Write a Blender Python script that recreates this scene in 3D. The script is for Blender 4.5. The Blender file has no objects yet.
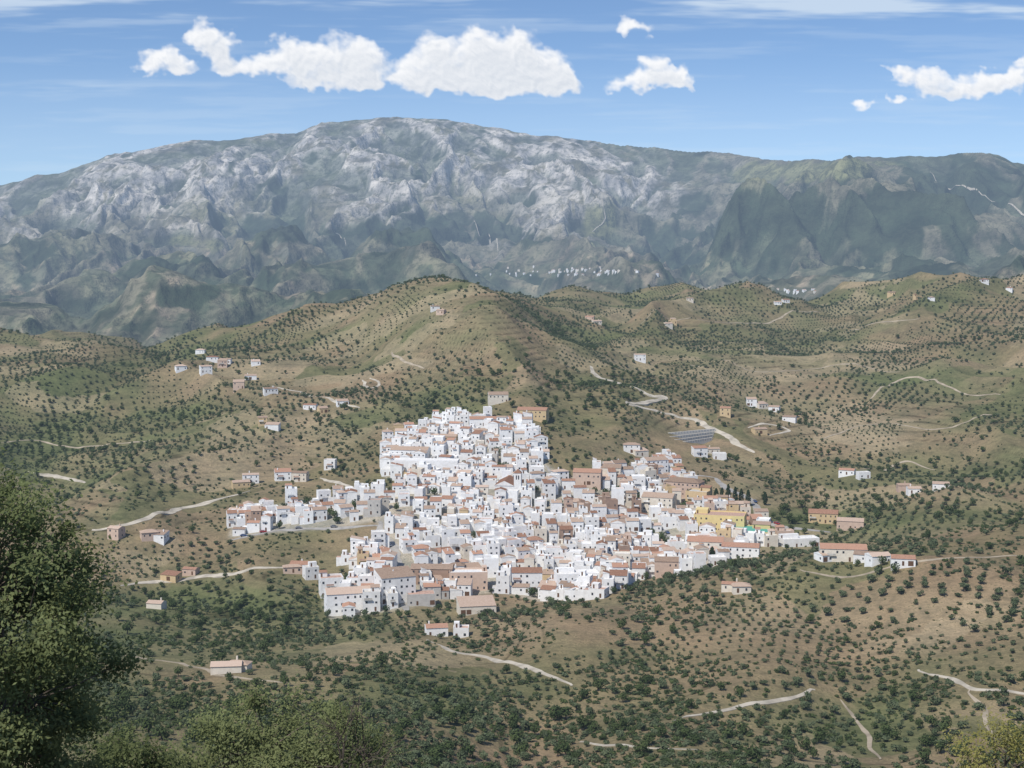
import bpy, math, random
import numpy as np
from mathutils import Vector

# ------------------------------------------------------------------ basics
F = 1460.0
PITCH = math.atan(134 / 1460.0)
CP, SP = math.cos(PITCH), math.sin(PITCH)
scene = bpy.context.scene
rnd = random.Random(5)

def pix(u, v):
    """photo survey bearing -> (tangent of azimuth, level-row)"""
    dx = (u - 512) / F; dz = (384 - v) / F
    yw = CP + dz * SP; zw = -SP + dz * CP
    return dx / yw, 250 - F * zw / yw

def proj(x, y, z):
    dep = y * CP - z * SP
    up = y * SP + z * CP
    return 512 + F * x / dep, 384 - F * up / dep

perm = np.random.RandomState(3).permutation(256)
PP = np.concatenate([perm, perm])
GA = np.random.RandomState(4).rand(256) * 2 * np.pi
GX, GY = np.cos(GA).astype(np.float32), np.sin(GA).astype(np.float32)

def pn(x, y, s=0):
    x = np.asarray(x, dtype=np.float64) + s * 17.137 + 300
    y = np.asarray(y, dtype=np.float64) - s * 9.713 + 500
    xi = np.floor(x).astype(np.int64); yi = np.floor(y).astype(np.int64)
    xf = (x - xi).astype(np.float32); yf = (y - yi).astype(np.float32)
    u = xf * xf * xf * (xf * (xf * 6 - 15) + 10)
    w = yf * yf * yf * (yf * (yf * 6 - 15) + 10)
    def g(ix, iy, dx, dy):
        h = PP[PP[ix & 255] + (iy & 255)]
        return GX[h] * dx + GY[h] * dy
    a = g(xi, yi, xf, yf); b = g(xi + 1, yi, xf - 1, yf)
    c = g(xi, yi + 1, xf, yf - 1); d = g(xi + 1, yi + 1, xf - 1, yf - 1)
    return ((a + (b - a) * u) * (1 - w) + (c + (d - c) * u) * w) * 1.5

def fbm(x, y, o=4, s=0, gain=.5):
    t = 0; A = 1; f = 1
    for k in range(o):
        t = t + A * pn(x * f, y * f, s + k * 3); A *= gain; f *= 2.03
    return t

def ridg(x, y, s=0):
    return 1 - np.abs(pn(x, y, s)) * 2.2

def sst(a, b, x):
    t = np.clip((x - a) / (b - a), 0, 1)
    return t * t * (3 - 2 * t)

def mesh_np(name, V, Q, mats, midx=None, smooth=False):
    me = bpy.data.meshes.new(name)
    V = np.asarray(V, dtype=np.float32); Q = np.asarray(Q, dtype=np.int32)
    n = Q.shape[1]
    me.vertices.add(len(V)); me.vertices.foreach_set('co', V.ravel())
    me.loops.add(Q.size); me.loops.foreach_set('vertex_index', Q.ravel())
    me.polygons.add(len(Q))
    me.polygons.foreach_set('loop_start', np.arange(0, Q.size, n, dtype=np.int32))
    if midx is not None:
        me.polygons.foreach_set('material_index', np.asarray(midx, dtype=np.int32))
    me.polygons.foreach_set('use_smooth', np.full(len(Q), smooth, dtype=bool))
    for m in mats: me.materials.append(m)
    me.update(calc_edges=True)
    return me

def add_obj(name, me, loc=(0, 0, 0), rot=0, coll=None):
    ob = bpy.data.objects.new(name, me)
    ob.location = loc; ob.rotation_euler = (0, 0, rot)
    (coll or scene.collection).objects.link(ob)
    return ob

# ------------------------------------------------------------------ materials
class NT:
    def __init__(s, nt): s.nt = nt
    def n(s, t, **kw):
        nd = s.nt.nodes.new(t)
        for k, v in kw.items(): setattr(nd, k, v)
        return nd
    def put(s, sock, v):
        if isinstance(v, bpy.types.NodeSocket): s.nt.links.new(v, sock)
        elif v is not None: sock.default_value = v
    def m(s, op, a, b=None, c=None, clamp=False):
        nd = s.n('ShaderNodeMath', operation=op, use_clamp=clamp)
        s.put(nd.inputs[0], a)
        if b is not None: s.put(nd.inputs[1], b)
        if c is not None: s.put(nd.inputs[2], c)
        return nd.outputs[0]
    def vm(s, op, a, b=None):
        nd = s.n('ShaderNodeVectorMath', operation=op)
        s.put(nd.inputs[0], a)
        if b is not None: s.put(nd.inputs[1], b)
        return nd.outputs['Value'] if op in ('LENGTH', 'DISTANCE', 'DOT_PRODUCT') else nd.outputs[0]
    def mix(s, f, a, b, blend='MIX'):
        nd = s.n('ShaderNodeMix', data_type='RGBA', blend_type=blend)
        s.put(nd.inputs[0], f)
        s.put(nd.inputs[6], a if not isinstance(a, tuple) else (*a[:3], 1))
        s.put(nd.inputs[7], b if not isinstance(b, tuple) else (*b[:3], 1))
        return nd.outputs[2]
    def noise(s, vec, scale, detail=3, rough=.55):
        nd = s.n('ShaderNodeTexNoise')
        s.put(nd.inputs['Vector'], vec); nd.inputs['Scale'].default_value = scale
        nd.inputs['Detail'].default_value = detail; nd.inputs['Roughness'].default_value = rough
        return nd.outputs[0]
    def ramp(s, v, lo, hi):
        nd = s.n('ShaderNodeMapRange', interpolation_type='SMOOTHSTEP')
        s.put(nd.inputs[0], v); s.put(nd.inputs[1], lo); s.put(nd.inputs[2], hi)
        return nd.outputs[0]

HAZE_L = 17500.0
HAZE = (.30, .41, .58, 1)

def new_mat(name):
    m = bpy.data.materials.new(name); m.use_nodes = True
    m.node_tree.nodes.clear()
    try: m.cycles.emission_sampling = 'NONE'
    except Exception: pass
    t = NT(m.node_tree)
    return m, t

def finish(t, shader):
    """aerial haze painted into the material as glow, growing with distance across the valley (world position)"""
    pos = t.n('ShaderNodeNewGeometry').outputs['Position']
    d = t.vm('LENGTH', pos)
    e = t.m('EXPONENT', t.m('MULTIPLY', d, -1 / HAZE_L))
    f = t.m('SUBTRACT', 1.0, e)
    em = t.n('ShaderNodeEmission'); em.inputs[0].default_value = HAZE  # haze glow laid over every surface as emission
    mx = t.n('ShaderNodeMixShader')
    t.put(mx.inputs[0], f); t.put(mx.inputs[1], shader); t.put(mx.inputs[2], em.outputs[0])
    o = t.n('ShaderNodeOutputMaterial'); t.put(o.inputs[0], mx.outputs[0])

def diffuse(t, col, normal=None, rough=1.0):
    d = t.n('ShaderNodeBsdfDiffuse')
    t.put(d.inputs[0], col if not isinstance(col, tuple) else (*col[:3], 1))
    if normal is not None: t.put(d.inputs['Normal'], normal)
    return d.outputs[0]

def bump(t, h, dist, strength=1.0):
    b = t.n('ShaderNodeBump'); b.inputs['Strength'].default_value = strength
    b.inputs['Distance'].default_value = dist; t.put(b.inputs['Height'], h)
    return b.outputs[0]

def simple_mat(name, col, var=.15, scale=.8, spec=False, dark=None):
    m, t = new_mat(name)
    pos = t.n('ShaderNodeNewGeometry').outputs['Position']
    n = t.noise(pos, scale, 3)
    c2 = dark or tuple(c * (1 - var * 2) for c in col)
    c1 = tuple(min(.85, c * (1 + var * .5)) for c in col)
    c = t.mix(t.ramp(n, .3, .65), c2, c1)
    if spec:
        b = t.n('ShaderNodeBsdfPrincipled'); t.put(b.inputs['Base Color'], c)
        b.inputs['Roughness'].default_value = .25
        finish(t, b.outputs[0])
    else:
        finish(t, diffuse(t, c))
    return m

def wall_mat(name, c1, c2):
    """render wall: each building weathered a little differently"""
    m, t = new_mat(name)
    pos = t.n('ShaderNodeNewGeometry').outputs['Position']
    oi = t.n('ShaderNodeObjectInfo').outputs['Random']
    n = t.noise(pos, .6, 3)
    f = t.m('ADD', t.m('MULTIPLY', t.ramp(n, .3, .65), .45), t.m('MULTIPLY', oi, .55))
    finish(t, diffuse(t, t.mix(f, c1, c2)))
    return m

def terrain_mat():
    m, t = new_mat('dry_hillside')
    pos = t.n('ShaderNodeNewGeometry').outputs['Position']
    col = t.n('ShaderNodeAttribute', attribute_name='Col').outputs['Color']
    n1 = t.noise(pos, .035, 4, .6); n2 = t.noise(pos, .28, 3, .65); n3 = t.noise(pos, 1.1, 2, .6)
    v = t.m('ADD', t.m('MULTIPLY', n1, .9), t.m('MULTIPLY', n2, .9))
    col = t.mix(1.0, col, t.mix(t.ramp(v, .55, 1.25), (.62, .66, .64), (1.34, 1.28, 1.2)), 'MULTIPLY')
    sp = t.ramp(t.m('ADD', t.m('MULTIPLY', n3, .6), t.m('MULTIPLY', n2, .5)), .58, .70)
    col = t.mix(t.m('MULTIPLY', sp, .6), col, (.070, .080, .040))
    nrm = bump(t, t.m('ADD', n2, t.m('MULTIPLY', n3, .4)), 1.6, .6)
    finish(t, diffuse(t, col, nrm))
    return m

def mountain_mat():
    m, t = new_mat('mountain_rock_and_scrub')
    pos = t.n('ShaderNodeNewGeometry').outputs['Position']
    col = t.n('ShaderNodeAttribute', attribute_name='Col').outputs['Color']
    n1 = t.noise(pos, .006, 6, .62); n2 = t.noise(pos, .03, 4, .7)
    col = t.mix(1.0, col, t.mix(t.ramp(n1, .33, .68), (.58, .59, .61), (1.42, 1.37, 1.30)), 'MULTIPLY')
    sp = t.ramp(n2, .49, .60)
    col = t.mix(t.m('MULTIPLY', sp, .55), col, (.048, .058, .036))
    nrm = bump(t, t.m('ADD', t.m('MULTIPLY', n1, 3), n2), 30, .5)
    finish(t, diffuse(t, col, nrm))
    return m

def leaf_mat(name, c_dark, c_light, scale=.8, transl=.25):
    m, t = new_mat(name)
    pos = t.n('ShaderNodeNewGeometry').outputs['Position']
    oi = t.n('ShaderNodeObjectInfo').outputs['Random']
    n = t.noise(pos, scale, 2)
    f = t.m('ADD', t.m('MULTIPLY', t.ramp(n, .3, .7), .6), t.m('MULTIPLY', oi, .4))
    c = t.mix(f, c_dark, c_light)
    d = t.n('ShaderNodeBsdfDiffuse'); t.put(d.inputs[0], c)
    tr = t.n('ShaderNodeBsdfTranslucent'); t.put(tr.inputs[0], c)
    mx = t.n('ShaderNodeMixShader'); mx.inputs[0].default_value = transl
    t.put(mx.inputs[1], d.outputs[0]); t.put(mx.inputs[2], tr.outputs[0])
    finish(t, mx.outputs[0])
    return m

def roof_mat(name, c1, c2):
    m, t = new_mat(name)
    tc = t.n('ShaderNodeTexCoord').outputs['Object']
    pos = t.n('ShaderNodeNewGeometry').outputs['Position']
    oi = t.n('ShaderNodeObjectInfo').outputs['Random']
    w = t.n('ShaderNodeTexWave', bands_direction='X'); t.put(w.inputs[0], tc)
    w.inputs['Scale'].default_value = 1.2
    n = t.noise(pos, 1.2, 3, .7)
    f = t.m('ADD', t.m('MULTIPLY', n, .7), t.m('MULTIPLY', oi, .5))
    c = t.mix(t.ramp(f, .25, .9), c1, c2)
    c = t.mix(.35, c, t.mix(w.outputs[1], (.5, .5, .5), (1.2, 1.2, 1.2)), 'MULTIPLY')
    finish(t, diffuse(t, c, bump(t, w.outputs[1], .08, .6)))
    return m

M_TER = terrain_mat(); M_MTN = mountain_mat()
M_WHITE = wall_mat('whitewash', (.66, .635, .60), (.84, .83, .81))
M_CREAM = wall_mat('cream_render', (.56, .49, .40), (.72, .66, .56))
M_OCHRE = wall_mat('ochre_render', (.50, .37, .21), (.62, .47, .28))
M_SALMON = wall_mat('salmon_render', (.46, .34, .27), (.60, .45, .35))
M_BRICK = wall_mat('brown_brick', (.29, .20, .15), (.40, .28, .21))
M_GREY = wall_mat('grey_render', (.38, .36, .33), (.54, .51, .47))
M_YELL = wall_mat('yellow_render', (.62, .49, .23), (.70, .56, .28))
M_ROOF = [roof_mat('clay_tiles', (.24, .13, .085), (.48, .28, .195)),
          roof_mat('old_clay_tiles', (.26, .18, .13), (.50, .37, .28)),
          roof_mat('sunbleached_tiles', (.38, .27, .20), (.58, .44, .345))]
M_FLOOR = [simple_mat('terrace_tiles', (.48, .32, .25), .15, 1), simple_mat('terrace_concrete', (.52, .49, .44), .15, 1),
           simple_mat('white_terrace', (.72, .70, .67), .1, 1), simple_mat('white_painted_roof', (.78, .77, .75), .08, 1)]
M_WIN = simple_mat('window_glass', (.05, .055, .065), .1, 1, spec=True)
M_DOOR = simple_mat('wooden_door', (.14, .08, .05), .1, 1)
M_GREEN = simple_mat('green_sports_surface', (.12, .36, .28), .06, 1)
M_DIRT = simple_mat('pale_dirt', (.46, .41, .33), .16, .15)
M_DIRT2 = simple_mat('brown_dirt', (.37, .31, .23), .16, .15)
M_ASPH = simple_mat('worn_road', (.34, .32, .29), .12, .2)
M_TRUNK = simple_mat('bark', (.12, .10, .08), .2, 3)
M_OLIVE = leaf_mat('olive_leaves', (.066, .090, .044), (.160, .188, .108), .35)
M_OAK = leaf_mat('dark_leaves', (.040, .062, .026), (.110, .140, .056), .35)
M_CYP = leaf_mat('cypress_leaves', (.018, .030, .016), (.038, .058, .025), .6, .1)
M_NEAR = leaf_mat('near_leaves', (.060, .078, .030), (.25, .275, .125), 1.6, .4)
M_DRYL = leaf_mat('yellow_leaves', (.18, .17, .05), (.36, .33, .12), 1.6, .35)
M_TYRE = simple_mat('tyre_rubber', (.02, .02, .02), .1, 1)
M_CAR = [simple_mat('car_paint_white', (.7, .7, .7), .02, 1, spec=True), simple_mat('car_paint_red', (.35, .03, .03), .02, 1, spec=True), simple_mat('car_paint_blue', (.04, .08, .2), .02, 1, spec=True), simple_mat('car_paint_grey', (.2, .2, .21), .02, 1, spec=True)]

# ------------------------------------------------------------------ terrain
ctrl = [
 (-250,847,200),(200,847,200),(512,847,200),(800,847,200),(1280,847,200),
 (-250,870,100),(512,870,100),(1280,870,100),
 (-250,775,380),(0,775,380),(250,775,400),(512,775,425),(800,775,430),(1024,775,400),(1280,775,400),
 (-200,700,450),(0,700,450),(150,705,470),(250,700,480),(400,695,500),(512,700,520),(650,715,500),(800,705,510),(1024,700,500),(1250,700,500),
 (100,650,570),(300,652,580),(420,655,590),(512,660,590),(700,668,560),(850,668,560),(1024,640,560),(1250,640,560),
 (-200,620,660),(0,620,660),(100,612,680),(300,625,680),(440,628,680),
 (560,622,640),(650,632,620),(800,615,630),(1024,590,630),(1250,580,630),
 (560,602,700),(620,590,705),(700,578,710),(800,562,715),(900,545,720),(1024,525,730),(1250,505,740),
 (700,572,765),(800,562,770),(900,550,785),(1024,532,790),
 (640,572,800),(760,535,870),(850,530,890),(700,500,930),(750,470,1000),
 (330,612,730),(450,603,740),(560,592,765),(400,545,820),(500,540,835),(600,530,855),(500,490,925),(400,478,950),(480,435,1025),(540,415,1060),(500,402,1075),
 (240,530,870),(300,512,900),(350,562,805),(160,580,780),(230,575,790),(300,585,770),
 (50,570,800),(100,535,880),(200,492,970),(50,482,1000),(130,500,940),(-200,560,820),(-200,480,1000),
 (50,430,1150),(200,440,1100),(300,445,1080),(100,390,1350),(250,390,1260),(350,405,1170),(150,358,1600),(50,355,1650),(250,345,1600),(310,330,1600),(-200,370,1500),
 (-200,345,1750),(0,342,1780),(100,337,1780),(200,331,1760),(300,321,1720),(350,312,1650),(400,297,1580),(430,289,1550),(455,287,1545),(478,289,1550),(510,297,1580),(560,313,1650),
 (440,320,1400),(440,352,1280),(450,388,1150),(550,350,1360),(560,385,1200),(360,350,1450),
 (620,345,1620),(700,350,1600),(800,342,1700),(900,332,1700),(1000,312,1750),(1250,300,1750),
 (560,296,2150),(600,292,2200),(700,296,2200),(760,298,2200),(850,293,2150),(940,283,2100),(1024,271,2050),(1250,262,2000),
 (650,400,1260),(750,400,1260),(850,390,1310),(950,380,1350),(1024,368,1380),(1250,350,1400),(700,442,1085),(800,450,1080),(900,440,1100),(1000,440,1100),
 (850,490,965),(950,492,930),(1024,480,930),(950,520,850),(1250,470,930),
 (440,318,1850),(440,345,2150),(200,352,2100),(0,360,2100),(-200,360,2100),(300,345,2050),
]
hid = []
for u in (-250, 0, 250, 512, 800, 1024, 1280):
    hid.append((u, 400 if u < 500 else 370, 2600)); hid.append((u, 385, 3300))
ca, cL, cV = [], [], []
for (u, v, y) in ctrl + hid:
    a, V = pix(u, v); ca.append(a * 4); cL.append(math.log(y)); cV.append(V)
ca, cL, cV = map(np.array, (ca, cL, cV))
def tps(r2): return np.where(r2 > 1e-12, r2 * np.log(np.maximum(r2, 1e-12)) * .5, 0)
n = len(ca)
K = tps((ca[:, None] - ca) ** 2 + (cL[:, None] - cL) ** 2) + np.eye(n) * 1e-4
Pm = np.stack([np.ones(n), ca, cL], 1)
A = np.block([[K, Pm], [Pm.T, np.zeros((3, 3))]])
sol = np.linalg.solve(A, np.concatenate([cV, np.zeros(3)]))
ga = np.linspace(-.64, .64, 150); gL = np.linspace(math.log(90), math.log(3350), 240)
GAa, GLL = np.meshgrid(ga * 4, gL)
VV = sol[n] + sol[n + 1] * GAa + sol[n + 2] * GLL
for i in range(n): VV += sol[i] * tps((GAa - ca[i]) ** 2 + (GLL - cL[i]) ** 2)

def bil(xs, ys, Z, x, y):
    i = np.clip(np.searchsorted(xs, x) - 1, 0, len(xs) - 2); j = np.clip(np.searchsorted(ys, y) - 1, 0, len(ys) - 2)
    fx = np.clip((x - xs[i]) / (xs[i + 1] - xs[i]), 0, 1); fy = np.clip((y - ys[j]) / (ys[j + 1] - ys[j]), 0, 1)
    return (Z[j, i] * (1 - fx) + Z[j, i + 1] * fx) * (1 - fy) + (Z[j + 1, i] * (1 - fx) + Z[j + 1, i + 1] * fx) * fy

class Grid:
    def __init__(s, a, y, Z):
        s.a, s.y, s.L, s.Z = a, y, np.log(y), Z
        s.V = 250 - F * Z / y[:, None]
    def h(s, x, y):
        x = np.asarray(x, float); y = np.asarray(y, float)
        return bil(s.a, s.L, s.Z, x / y, np.log(y))
    def ray(s, u, v, ymin=340):
        a, V = pix(u, v)
        i = int(np.clip(np.searchsorted(s.a, a) - 1, 0, len(s.a) - 2)); f = (a - s.a[i]) / (s.a[i + 1] - s.a[i])
        col = s.V[:, i] * (1 - f) + s.V[:, i + 1] * f
        j0 = int(np.searchsorted(s.y, ymin))
        idx = np.where(col[j0:] <= V)[0]
        if len(idx) == 0: return None
        j = j0 + idx[0]
        if j == j0: yy = s.y[j]
        else:
            t = (col[j - 1] - V) / max(col[j - 1] - col[j], 1e-6); yy = s.y[j - 1] + t * (s.y[j] - s.y[j - 1])
        return a * yy, yy, float(s.h(a * yy, yy))

aa = np.concatenate([np.linspace(-.62, -.385, 90)[:-1], np.linspace(-.385, .385, 900), np.linspace(.385, .62, 90)[1:]])
yy = np.concatenate([np.geomspace(.6, 330, 60)[:-1], np.geomspace(330, 2450, 1000), np.geomspace(2450, 3300, 30)[1:]])
AA, YY = np.meshgrid(aa, yy); XX = AA * YY
Vb = bil(ga, gL, VV, AA, np.log(np.maximum(YY, 95)))
Zb = -(Vb - 250) / F * YY
Zn = -1.75 - .407 * YY
w = sst(95, 190, YY)
Zb = Zn * (1 - w) + Zb * w
U0, V0 = proj(XX, YY, Zb)
vm = np.exp(-(((U0 - 500) / 250) ** 2 + ((V0 - 525) / 110) ** 2) ** 2)
act = sst(250, 420, YY)
near_s = 1 - .5 * sst(900, 600, YY)
amp = act * (1 - .85 * vm) * near_s
def warp(x, y):
    return (x + 90 * pn(x / 330, y / 330, 5) + 25 * pn(x / 90, y / 90, 7), y + 90 * pn(x / 330, y / 330, 6) + 25 * pn(x / 90, y / 90, 8))
wx, wy = warp(XX, YY)
r1 = ridg(wx / 300, wy / 520, 1) - .45
r2 = ridg(wx / 120, wy / 210, 2) - .45
r3 = pn(wx / 48, wy / 60, 3); r4 = pn(wx / 13, wy / 14, 4)
far = sst(700, 1500, YY); crest = 1 - .5 * np.exp(-((YY - 1560) / 170) ** 2)
Z = Zb + amp * crest * (r1 * (14 + 13 * far) + r2 * (6 + 5 * far) + r3 * 2.0) + act * (.3 + .7 * amp) * r4 * .5
TP = 4.2
tm = sst(-.1, .25, fbm(XX / 160, YY / 160, 2, 21)) * act * (1 - vm)
fr = (Z / TP) % 1.0
Z = Z + tm * 1.1 * (sst(.0, .3, fr) - fr)
G = Grid(aa, yy, Z)
U1, V1 = proj(XX, YY, Z)

def gs(U, V, l):
    t = 0
    for (u, v, su, sv, s) in l: t = t + s * np.exp(-((U - u) / su) ** 2 - ((V - v) / sv) ** 2)
    return t
brown = np.array([.238, .180, .115]); tan = np.array([.325, .263, .177]); green = np.array([.105, .124, .056]); red = np.array([.205, .138, .090]); conc = np.array([.40, .37, .32])
n1 = fbm(XX / 130, YY / 130, 4, 31); n2 = fbm(XX / 45, YY / 45, 3, 37); n3 = fbm(XX / 300, YY / 300, 3, 41)
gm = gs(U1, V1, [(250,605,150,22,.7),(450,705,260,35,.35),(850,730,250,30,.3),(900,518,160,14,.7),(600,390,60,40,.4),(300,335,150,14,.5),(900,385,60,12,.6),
                 (50,700,120,80,.5),(150,640,60,15,.3),(60,380,110,40,.5),(650,545,40,20,.5),(1000,420,90,40,.4),(750,340,200,20,.35),(800,300,300,14,.35),(100,440,120,40,.35),  # far-left patch: cloud shadow painted as greener ground
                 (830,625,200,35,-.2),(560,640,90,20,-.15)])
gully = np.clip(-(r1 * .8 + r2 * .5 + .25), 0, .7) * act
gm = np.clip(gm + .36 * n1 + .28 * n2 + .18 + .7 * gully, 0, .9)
tn = np.clip(.12 + .55 * n3 + .35 * n2 + gs(U1, V1, [(830,620,180,35,.2),(450,330,60,30,.2),(290,545,60,20,.3),(860,430,70,20,.6),(600,620,100,20,.2)]), 0, .9)
rd = np.clip(.45 * fbm(XX / 200, YY / 200, 2, 51) + gs(U1, V1, [(900,575,160,25,.5),(560,635,120,20,.4),(480,300,60,20,.3),(480,370,60,40,.3)]), 0, .7)
C = brown * np.ones(XX.shape + (1,))
for wgt, c in ((tn, tan), (rd, red), (gm, green)):
    C = C * (1 - wgt[..., None]) + c * wgt[..., None]
bank = tm * (1 - sst(.0, .17, np.abs(((Z / TP) % 1.0) - .15)))
C = C * (1 - .6 * bank[..., None])
cell = np.floor((wx + 30 * n1) / 55) * 7.13 + np.floor((wy + 30 * n2) / 70) * 3.77
plot = (np.sin(cell * 12.9898) * 43758.5453) % 1.0
pm = (plot > .80) * sst(-.1, .2, n3 + .3) * act * (1 - vm)
C = C * (1 - .4 * pm[..., None]) + tan * 1.1 * .4 * pm[..., None]
pm = (plot < .14) * act * (1 - vm)
C = C * (1 - .5 * pm[..., None]) + green * .5 * pm[..., None]
vil_poly = [(385,440),(440,422),(490,418),(535,428),(548,465),(565,478),(640,468),(665,458),(690,480),(712,500),(762,522),(768,542),(700,572),(640,580),(600,598),(540,602),(500,592),(440,600),(400,610),(330,620),(322,602),(362,582),(345,562),(385,535),(375,522),(330,528),(228,538),(235,515),(300,500),(380,496),(420,482),(385,478)]
def inpoly(u, v, P):
    u = np.asarray(u, float); v = np.asarray(v, float); r = np.zeros(u.shape, bool)
    for k in range(len(P)):
        x1, y1 = P[k]; x2, y2 = P[k - 1]
        if y1 == y2: continue
        c = ((y1 > v) != (y2 > v)) & (u < (x2 - x1) * (v - y1) / (y2 - y1) + x1)
        r ^= c
    return r
pv = inpoly(U1, V1, vil_poly) & (YY > 650) & (YY < 1150)
pv = pv.astype(np.float32)
for _ in range(5):
    pv[1:-1, 1:-1] = (pv[1:-1, 1:-1] + pv[:-2, 1:-1] + pv[2:, 1:-1] + pv[1:-1, :-2] + pv[1:-1, 2:]) / 5
C = C * (1 - pv[..., None] * .75) + conc * pv[..., None] * .75

def grid_obj(name, X, Y, Z, C, mat):
    R, Cn = X.shape
    idx = np.arange(R * Cn, dtype=np.int32).reshape(R, Cn)
    Q = np.stack([idx[:-1, :-1], idx[:-1, 1:], idx[1:, 1:], idx[1:, :-1]], -1).reshape(-1, 4)
    me = mesh_np(name, np.stack([X, Y, Z], -1).reshape(-1, 3), Q, [mat], smooth=True)
    ca_ = me.color_attributes.new('Col', 'FLOAT_COLOR', 'POINT')
    c4 = np.ones((R * Cn, 4), np.float32); c4[:, :C.shape[-1]] = np.clip(C.reshape(-1, C.shape[-1]), 0, 1)
    ca_.data.foreach_set('color', c4.ravel())
    return add_obj(name, me)
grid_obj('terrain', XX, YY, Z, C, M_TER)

# ------------------------------------------------------------------ mountain
ma = np.linspace(-.62, .62, 1250)
my = np.concatenate([np.geomspace(3100, 11800, 760), np.linspace(11850, 14500, 12)])
MA, MY = np.meshgrid(ma, my); MX = MA * MY
sil = [(-300,215),(-100,190),(0,179),(60,169),(110,156),(150,149),(200,141),(260,137),(300,130),(325,123),(350,119),(400,118),(450,121),(500,128),(540,137),(600,140),(640,143),(700,149),(740,154),(770,158),(830,158),(880,156),(905,154),(950,156),(990,153),(1024,160),(1150,175),(1350,200)]
sa = [pix(u, v)[0] for u, v in sil]; sv_ = [pix(u, v)[1] for u, v in sil]
Vc = np.interp(ma, sa, sv_)
Rc = np.interp(ma, [-.6, -.3, -.1, .05, .15, .22, .4, .6], [9800, 10300, 10800, 10600, 10000, 8600, 8200, 8200])
t = (MY - 3200) / (Rc - 3200)[None, :]
gg = np.interp(t.ravel(), [-.1, 0, .1, .25, .4, .55, .7, .85, 1.0], [-.05, 0, .16, .26, .36, .47, .64, .85, 1.0]).reshape(t.shape)
MV = 385 + (Vc[None, :] - 385) * gg
MZ = -(MV - 250) / F * MY
zc = -(Vc - 250) / F * Rc
over = MY - Rc[None, :]
MZ = np.where(over > 0, zc[None, :] - over * .45, MZ)
def bumpz(u, y, su, sy, h):
    x = (u - 512) / F * y
    return h * np.exp(-((MX - x) / su) ** 2 - ((MY - y) / sy) ** 2)
MZ = MZ + bumpz(440, 6900, 260, 400, 140) + bumpz(600, 7300, 170, 700, 150) + bumpz(745, 6800, 300, 800, 110) + bumpz(830, 7300, 240, 700, 120) + bumpz(920, 6600, 260, 700, 120) + bumpz(250, 6900, 350, 500, 110) + bumpz(120, 5600, 300, 400, 60) + bumpz(1000, 5400, 300, 600, 80)
b1 = np.exp(-((MY - 4500 - 500 * pn(MX / 800, MY * 0, 64)) / 300) ** 2) * np.clip(85 + 130 * pn(MX / 700, MY / 2500, 65), 10, 260)
b3 = np.exp(-((MY - 5600 - 500 * pn(MX / 700, MY * 0, 164)) / 280) ** 2) * np.clip(90 + 150 * pn(MX / 600, MY / 2500, 165), 0, 260)
b2 = np.exp(-((MY - 6800 - 600 * pn(MX / 1300, MY * 0, 66)) / 340) ** 2) * np.clip(100 + 190 * pn(MX / 900, MY / 2500, 67), 0, 300)
MZ = MZ + b1 + b2 + b3
wx = MX + 260 * pn(MX / 1300, MY / 1500, 61) + 110 * pn(MX / 420, MY / 420, 63) + 30 * pn(MX / 130, MY / 130, 68)
wy = MY + 260 * pn(MX / 1300, MY / 1500, 62)
env = np.interp(t.ravel(), [-.1, 0, .15, .35, .55, .8, .95, 1.0, 1.3], [.3, .38, .48, .62, .95, 1.05, .45, .12, .3]).reshape(t.shape)
R1 = ridg(wx / 1100, wy / 3000, 71) - .5
R2 = ridg(wx / 500, wy / 1300, 72) - .5
R3 = ridg(wx / 220, wy / 560, 73) - .5
R4 = ridg(wx / 100, wy / 240, 74) - .5
R5 = ridg(wx / 45, wy / 90, 75) - .5
R6 = pn(MX / 22, MY / 26, 76)
MZ = MZ + env * (165 * R1 + 105 * R2 + 60 * R3 + 28 * R4 + 10 * R5) + 3 * R6 * env
MG = Grid(ma, my, MZ)
MU1, MV1 = proj(MX, MY, MZ)
nA = fbm(MX / 900, MY / 1300, 5, 81); nB = fbm(MX / 220, MY / 300, 4, 85); nC = fbm(MX / 70, MY / 80, 3, 88)
scrub = np.array([.160, .152, .110]); rock = np.array([.52, .49, .455]); forest_and_shade = np.array([.038, .055, .034]); grass = np.array([.175, .182, .105]); soil = np.array([.33, .265, .195])
MC = scrub * np.ones(MX.shape + (1,))
def lay(w, c):
    global MC
    w = np.clip(w, 0, 1)[..., None]; MC = MC * (1 - w) + c * w
lay(.75 * sst(-.1, .35, nB) * sst(215, 270, MV1), soil)
lay(.5 * sst(-.1, .5, nA + .3 * nB), grass)
slope = np.abs(np.gradient(MZ, axis=1)) / np.maximum(np.gradient(MX, axis=1), 1)
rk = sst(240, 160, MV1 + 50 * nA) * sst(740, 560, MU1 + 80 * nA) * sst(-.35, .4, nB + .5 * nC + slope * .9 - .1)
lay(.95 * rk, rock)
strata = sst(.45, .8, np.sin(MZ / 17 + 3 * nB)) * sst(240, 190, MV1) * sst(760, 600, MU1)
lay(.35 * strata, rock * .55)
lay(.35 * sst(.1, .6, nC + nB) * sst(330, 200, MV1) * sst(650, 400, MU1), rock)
lay(.65 * sst(.0, .35, -(R2 + R3 * .7 + R4 * .4) + .25 * nB) * sst(.0, .2, t), forest_and_shade * 1.5)
lay(.6 * sst(225, 265, MV1) * sst(-.15, .25, nB * .8 + nC * .8 + .3 * nA), forest_and_shade * 1.3)  # cloud shadow on the foothills painted in with dark forest colour
lay(.45 * sst(40, 130, b1 + b3) * sst(-.4, .3, nC + nB), forest_and_shade * 1.1)  # front ridges darkened the same way, wooded tone plus painted cloud shade
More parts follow.
